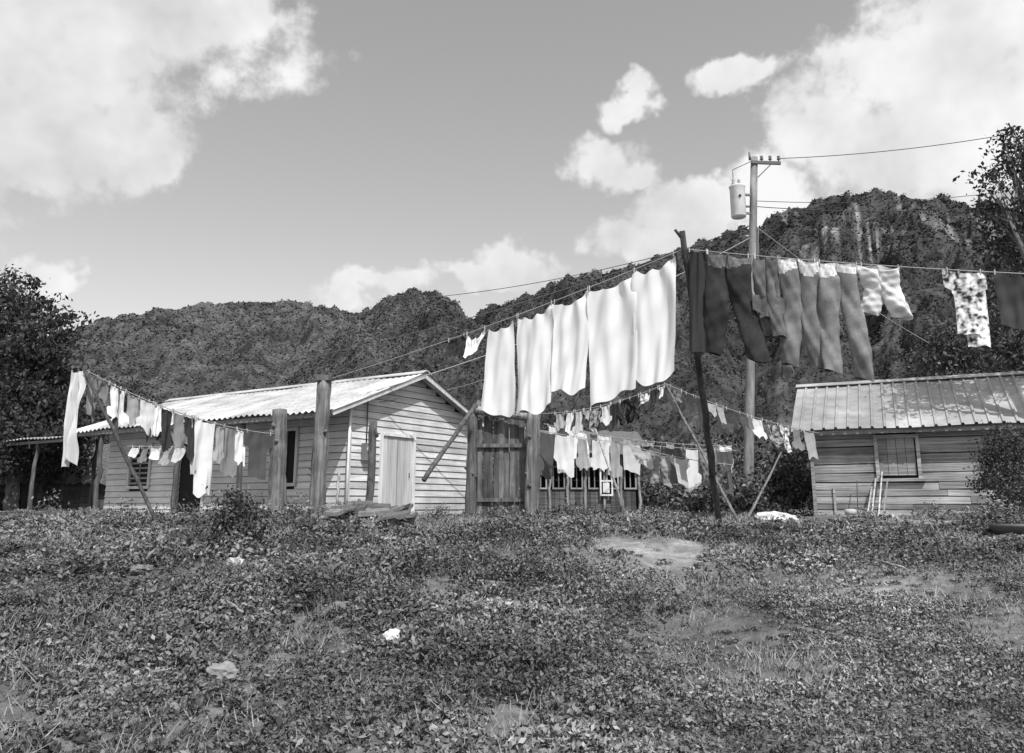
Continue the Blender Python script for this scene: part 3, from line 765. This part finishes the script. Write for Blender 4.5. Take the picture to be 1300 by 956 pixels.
for i, (pa, pb, yb, kw) in enumerate([
    (896, 952, 452, dict(v=.35, spread=.28, legw=.50, waist_sun=4)), (957, 988, 425, dict(v=1.1, spread=.05, legw=.55)),
    (988, 1036, 464, dict(v=1.5, spread=.10, legw=.46, waist_sun=4.2, lift=.02)), (1038, 1089, 473, dict(v=1.7, spread=.12, legw=.48, waist_sun=3.6, lift=-.02)),
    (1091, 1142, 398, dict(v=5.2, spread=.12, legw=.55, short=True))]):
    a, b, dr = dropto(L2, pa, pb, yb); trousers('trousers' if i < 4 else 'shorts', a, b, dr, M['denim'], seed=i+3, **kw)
a, b, dr = dropto(L2, 874, 898, 448); panel('dark_shirt', a, b, dr, M['cloth'], .07, None, seed=9, slant=-.15, amp=.04, fr=1)
a, b, dr = dropto(L2, 956, 990, 405); panel('dark_shirt', a, b, dr, M['denim'], .9, tee, seed=19, amp=.04, fr=1)
a, b, dr = dropto(L2, 1200, 1246, 425); panel('floral_shirt', a, b, dr, M['floral'], 1.2, tee_up, seed=29, amp=.03, fr=1)
a, b, dr = dropto(L2, 1218, 1252, 440); panel('floral_shirt', a+Vector((0, .06, 0)), b+Vector((0, .06, 0)), dr, M['floral'], 1.6, taper, seed=31, amp=.03, fr=1)
a, b, dr = dropto(L2, 1260, 1325, 417); panel('dark_towel', a, b, dr, M['cloth'], .09, None, seed=33, amp=.05, fr=1.5)

xl = XG(205, 13.7, 1.25); Tl = W(106, 466, 14.4); mb = MB(); mb.log((xl, 13.7, Hs(xl, 13.7)-.1), Tl, .035, .03, M['oldwood'], .35, 10, .015, 7); mb.done('clothesline_prop')
kL = Tl+Vector((0, 0, -.03)); L3 = Line(kL, W(350, 551, 17.1), .22); L3.rope()
random.seed(21)
items = [(88, 106, 590, .95, None), (122, 139, 512, .25, tee), (138, 161, 534, 1.0, tee), (158, 180, 540, .45, tee), (176, 200, 550, .85, tee), (202, 220, 570, .07, tee), (218, 236, 566, .3, tee), (233, 246, 580, .07, None),
         (248, 273, 628, 1.05, taper), (272, 285, 590, .5, tee), (284, 302, 606, .3, tee), (299, 313, 590, 1.0, None), (313, 345, 608, .12, tee_up), (111, 123, 530, .3, taper), (197, 206, 552, 1.1, None), (242, 251, 600, .6, None), (146, 154, 545, .12, None), (188, 194, 560, .1, None)]
for i, (pa, pb, yb, v, prof) in enumerate(items):
    if pa < 100:
        a = kL+Vector((-.24, .06, -.05)); b = kL+Vector((.04, -.02, -.02)); dr = a.z-W(95, yb, 14.4).z
        panel('long_dress', a, b, dr, M['cloth'], v, lambda t: (.1-.1*abs(math.sin(t*5)), 1+.05*math.sin(t*9)), seed=i+40, slant=.02, amp=.10, fr=1.4, edge=.15, wind=.0); continue
    a, b, dr = dropto(L3, pa, pb, yb); o_ = Vector((0, .05*(i % 2), 0)); panel(('shirt', 'towel', 'blouse')[i % 3], a+o_, b+o_, dr, M['cloth'], v, prof, 16, 18, seed=i+40, amp=.04, fr=1.2, slant=random.uniform(-.2, .2), edge=.1)
L4 = Line(W(160, 566, 19.3), W(245, 566, 18.3), .03); L4.rope()
for i, (pa, pb) in enumerate([(168, 178), (180, 190), (192, 205), (208, 219), (222, 236)]):
    a, b, dr = dropto(L4, pa, pb, 580+(i*7 % 11)); panel('towel', a, b, dr, M['cloth'], (.9, .3, 1.0, .5, .8)[i], tee if i % 2 else None, 10, 10, seed=i+70, amp=.03, slant=.1*(i % 3-1))
def prop(px0, py0, Y0, px1, Y1, v=1.4, r=.022):
    m_ = MB(); a = W(px0, py0, Y0); x = XG(px1, Y1, 1.3); m_.log((x, Y1, Hs(x, Y1)-.05), a, r*1.3, r, M['oldwood'], v, 8, .012, 6); m_.done('clothesline_prop'); return a
pA = prop(845, 487, 17.5, 941, 15.0, .8); pB = prop(756, 545, 16.5, 803, 14.0, 1.8, .02); prop(992, 574, 19, 946, 16, .8)
L5 = Line(Tb+Vector((0, 0, -.0)), pA, .18); L5.rope(); L6 = Line(pA, W(1040, 550, 19.5), .12); L6.rope()
L7 = Line(W(648, 540, 19.8), W(935, 572, 19.4), .12); L7.rope(); L8 = Line(W(690, 538, 22.5), W(930, 566, 22.5), .15); L8.rope()
L9 = Line(W(780, 560, 18.6), W(930, 590, 18.8), .08); L9.rope()
random.seed(77)
def fill(L, p0, p1, lo, hi, wlo, whi, tones, sd, gap=2, skip=0.):
    x = p0; i = 0
    while x < p1:
        w_ = random.uniform(wlo, whi); a, b = L.px(x), L.px(x+w_); m_ = (a+b)/2; py = proj(m_)[1]; yb = py+random.uniform(lo, hi)
        dr = m_.z-W(x+w_/2, yb, m_.y).z; tone = random.choice(tones); ty = random.random()
        if random.random() < skip: x += w_; i += 1; continue
        if ty < .15 and hi > 30: trousers('trousers', a, b, dr, M['cloth'], tone, .08, .46, seed=sd+i)
        else: panel('shirt' if ty < .7 else 'towel', a, b, dr, M['floral'] if random.random() < .2 else M['cloth'], tone, tee if ty < .55 else (tee_up if ty < .7 else taper), 12, 14, seed=sd+i, amp=.03, fr=1.0, slant=random.uniform(-.18, .18), edge=.08)
        x += w_+random.uniform(-1, gap); i += 1
T = [1.0, .9, .75, .5, .3, .12, .06, 1.1]
fill(L5, 704, 842, 14, 34, 7, 15, T, 200, 2); fill(L6, 850, 1022, 14, 36, 8, 17, [.5, .3, .12, .08, .9], 300, 5)
fill(L7, 656, 925, 24, 60, 11, 25, T+[1.0, .2, .15], 400, 3, .06); fill(L8, 695, 925, 25, 42, 10, 20, T, 500, 2, .1)
fill(L9, 800, 915, 18, 40, 14, 28, [.9, .6, .4, .2], 600, 8, .15)

# ---------------------------------------------------------------- litter
def crumple(name, px, Y, s, mat, flat=.5, v=1., sd=1, n=3):
    import bmesh
    bm = bmesh.new(); bmesh.ops.create_icosphere(bm, subdivisions=n, radius=1); rs = np.random.RandomState(sd)
    off = rs.rand()*50; x = XG(px, Y, 1.0); z = Hs(x, Y)
    for q in bm.verts:
        c = q.co; k = .35+1.3*float(fbm(np.array([c.x*2.4+off]), np.array([c.y*2.4+c.z*1.9]), 5)[0])
        q.co = Vector((c.x*k*s, c.y*k*s*.8, c.z*k*s*flat))
    V = [tuple(q.co+Vector((x, Y, z+s*flat*.4+.03))) for q in bm.verts]; Fc = [tuple(q.index for q in f.verts) for f in bm.faces]; bm.free()
    m_ = MB(); m_.add(V, Fc, mat, v); m_.done(name)
crumple('plastic_bag', 500, 6.85, .085, M['bag'], .8, .8, 3); crumple('plastic_bag', 300, 10.2, .12, M['bag'], .7, .55, 5)
crumple('stone', 292, 6.1, .11, M['stone'], .6, 1.2, 6); crumple('plastic_bag', 790, 9.6, .035, M['bag'], .8, 1, 8)
crumple('cloth_heap', 985, 16.5, .4, M['bag'], .35, .8, 9)
for i, (px, Y) in enumerate([(1180, 8.6), (930, 12), (180, 9.5), (880, 10)]): crumple('stone', px, Y, .06+.03*(i % 3), M['stone'], .5, .8, 20+i)
mb = MB(); x = XG(1290, 13.0, 1.2); z = Hs(x, 13.0)+.05
mb.tube([(x, 13, z), (x, 13, z+.12), (x, 13, z+.16), (x, 13, z+.15), (x, 13, z+.06)], [.3, .38, .4, .36, .28], M['metal'], 20, .25); mb.done('wash_basin')
mb = MB(); random.seed(4)
for px, Y in ((310, 7.6), (240, 7.2), (1150, 9.2), (580, 8.2)):
    x = XG(px, Y, .8); z = Hs(x, Y)+.1; mb.log((x, Y, z), (x+random.uniform(-.5, .5), Y+.3, z+.08), .012, .006, M['oldwood'], 1.5, 5, .02, 5)
mb.done('fallen_branch')

# ---------------------------------------------------------------- light & sky
SUN_EL = math.radians(54); SUN_AZ = math.radians(160)
sd = Vector((math.cos(SUN_EL)*math.sin(SUN_AZ), math.cos(SUN_EL)*math.cos(SUN_AZ), math.sin(SUN_EL)))
sl = bpy.data.lights.new('sun', 'SUN'); sl.energy = 4.7; sl.angle = math.radians(.5); sl.color = (1, 1, 1)
so = bpy.data.objects.new('sun', sl); so.rotation_euler = (-sd).to_track_quat('-Z', 'Y').to_euler(); link(so)
wd = bpy.data.worlds.new('World'); scene.world = wd; wd.use_nodes = True; nt = wd.node_tree
try:
    wd.cycles.sampling_method = 'MANUAL'; wd.cycles.sample_map_resolution = 256
except Exception: pass
for n in list(nt.nodes): nt.nodes.remove(n)
out = nt.nodes.new('ShaderNodeOutputWorld'); bg = nt.nodes.new('ShaderNodeBackground'); bg.inputs[1].default_value = .1
nt.links.new(bg.outputs[0], out.inputs[0])
sky = nt.nodes.new('ShaderNodeTexSky'); sky.sky_type = 'NISHITA'; sky.sun_disc = False
sky.sun_elevation = SUN_EL; sky.sun_rotation = SUN_AZ; sky.dust_density = 1.5
bw = nt.nodes.new('ShaderNodeRGBToBW'); nt.links.new(sky.outputs[0], bw.inputs[0])
tc = nt.nodes.new('ShaderNodeTexCoord'); sep = nt.nodes.new('ShaderNodeSeparateXYZ'); nt.links.new(tc.outputs['Generated'], sep.inputs[0])
az = mth(nt, 'ARCTAN2', sep.outputs[0], sep.outputs[1]); el = mth(nt, 'ARCSINE', sep.outputs[2])
cb = nt.nodes.new('ShaderNodeCombineXYZ'); nt.links.new(az, cb.inputs[0]); nt.links.new(el, cb.inputs[1])
def wn(scale, detail, rough=.6):
    n = nt.nodes.new('ShaderNodeTexNoise'); n.inputs['Scale'].default_value = scale; n.inputs['Detail'].default_value = detail; n.inputs['Roughness'].default_value = rough
    nt.links.new(tc.outputs['Generated'], n.inputs['Vector']); return n
nz = wn(9, 4, .65); vm = nt.nodes.new('ShaderNodeVectorMath'); vm.operation = 'MULTIPLY_ADD'
nt.links.new(nz.outputs['Color'], vm.inputs[0]); vm.inputs[1].default_value = (.14, .12, 0); vm.inputs[2].default_value = (-.07, -.06, 0)
va = nt.nodes.new('ShaderNodeVectorMath'); va.operation = 'ADD'; nt.links.new(cb.outputs[0], va.inputs[0]); nt.links.new(vm.outputs[0], va.inputs[1])
blobs = [(60, 0, 290, 85), (240, 10, 125, 60), (60, 90, 190, 90), (110, 170, 135, 75), (30, 200, 130, 50), (190, 205, 50, 40), (-100, 120, 200, 150),
         (78, 352, 38, 25), (480, 366, 85, 22), (430, 370, 35, 20), (660, 333, 55, 32), (610, 358, 60, 20), (765, 198, 66, 38), (800, 224, 50, 28), (800, 120, 42, 26), (885, 258, 95, 34), (850, 300, 95, 28),
         (950, 100, 56, 26), (980, 240, 80, 48), (1060, 180, 80, 75), (1110, 80, 60, 75), (1210, 60, 170, 120), (1150, 190, 140, 90), (1250, 170, 170, 100), (1400, 100, 250, 170)]
cur = None
def blob_node(a0, e0, ra, re):
    global cur
    m_ = nt.nodes.new('ShaderNodeVectorMath'); m_.operation = 'MULTIPLY_ADD'; nt.links.new(va.outputs[0], m_.inputs[0])
    m_.inputs[1].default_value = (1/ra, 1/re, 0); m_.inputs[2].default_value = (-a0/ra, -e0/re, 0)
    l_ = nt.nodes.new('ShaderNodeVectorMath'); l_.operation = 'LENGTH'; nt.links.new(m_.outputs[0], l_.inputs[0])
    o_ = l_.outputs['Value']
    cur = o_ if cur is None else mth(nt, 'MINIMUM', cur, o_)
for bx_, by_, rx, ry in blobs:
    r = ray(bx_, by_); hy = math.hypot(r[0], r[1]); a0 = math.atan2(r[0], r[1]); e0 = math.atan2(r[2], hy)
    r2 = ray(bx_+rx, by_); a2 = abs(math.atan2(r2[0], r2[1])-a0); r3 = ray(bx_, by_-ry); e2 = abs(math.atan2(r3[2], math.hypot(r3[0], r3[1]))-e0)
    blob_node(a0, e0, max(a2, .01), max(e2, .008))
for a0, e0, ra, re in ((2.2, .6, .5, .25), (-2.0, .5, .6, .3), (3.0, .4, .5, .2)): blob_node(a0, e0, ra, re)
fb = wn(16, 6, .6).outputs[0]
lens = mth(nt, 'MINIMUM', cur, 2.0)
den = mth(nt, 'ADD', mth(nt, 'SUBTRACT', 1.0, lens), mth(nt, 'MULTIPLY', mth(nt, 'SUBTRACT', fb, .5), 2.0))
mr = nt.nodes.new('ShaderNodeMapRange'); mr.interpolation_type = 'SMOOTHSTEP'; mr.inputs['From Min'].default_value = -.25; mr.inputs['From Max'].default_value = .35
nt.links.new(den, mr.inputs[0])
sh = wn(6, 4, .6).outputs[0]
cl = mth(nt, 'MULTIPLY_ADD', sh, 10.0); nt.nodes[-1].inputs[2].default_value = 3.6
cl = mth(nt, 'MINIMUM', cl, 9.6)
skyv = mth(nt, 'MULTIPLY_ADD', bw.outputs[0], 1.95); nt.nodes[-1].inputs[2].default_value = .7
mx = nt.nodes.new('ShaderNodeMix'); mx.data_type = 'FLOAT'; nt.links.new(mr.outputs[0], mx.inputs[0]); nt.links.new(skyv, mx.inputs[2]); nt.links.new(cl, mx.inputs[3])
nt.links.new(mx.outputs[0], bg.inputs[0])
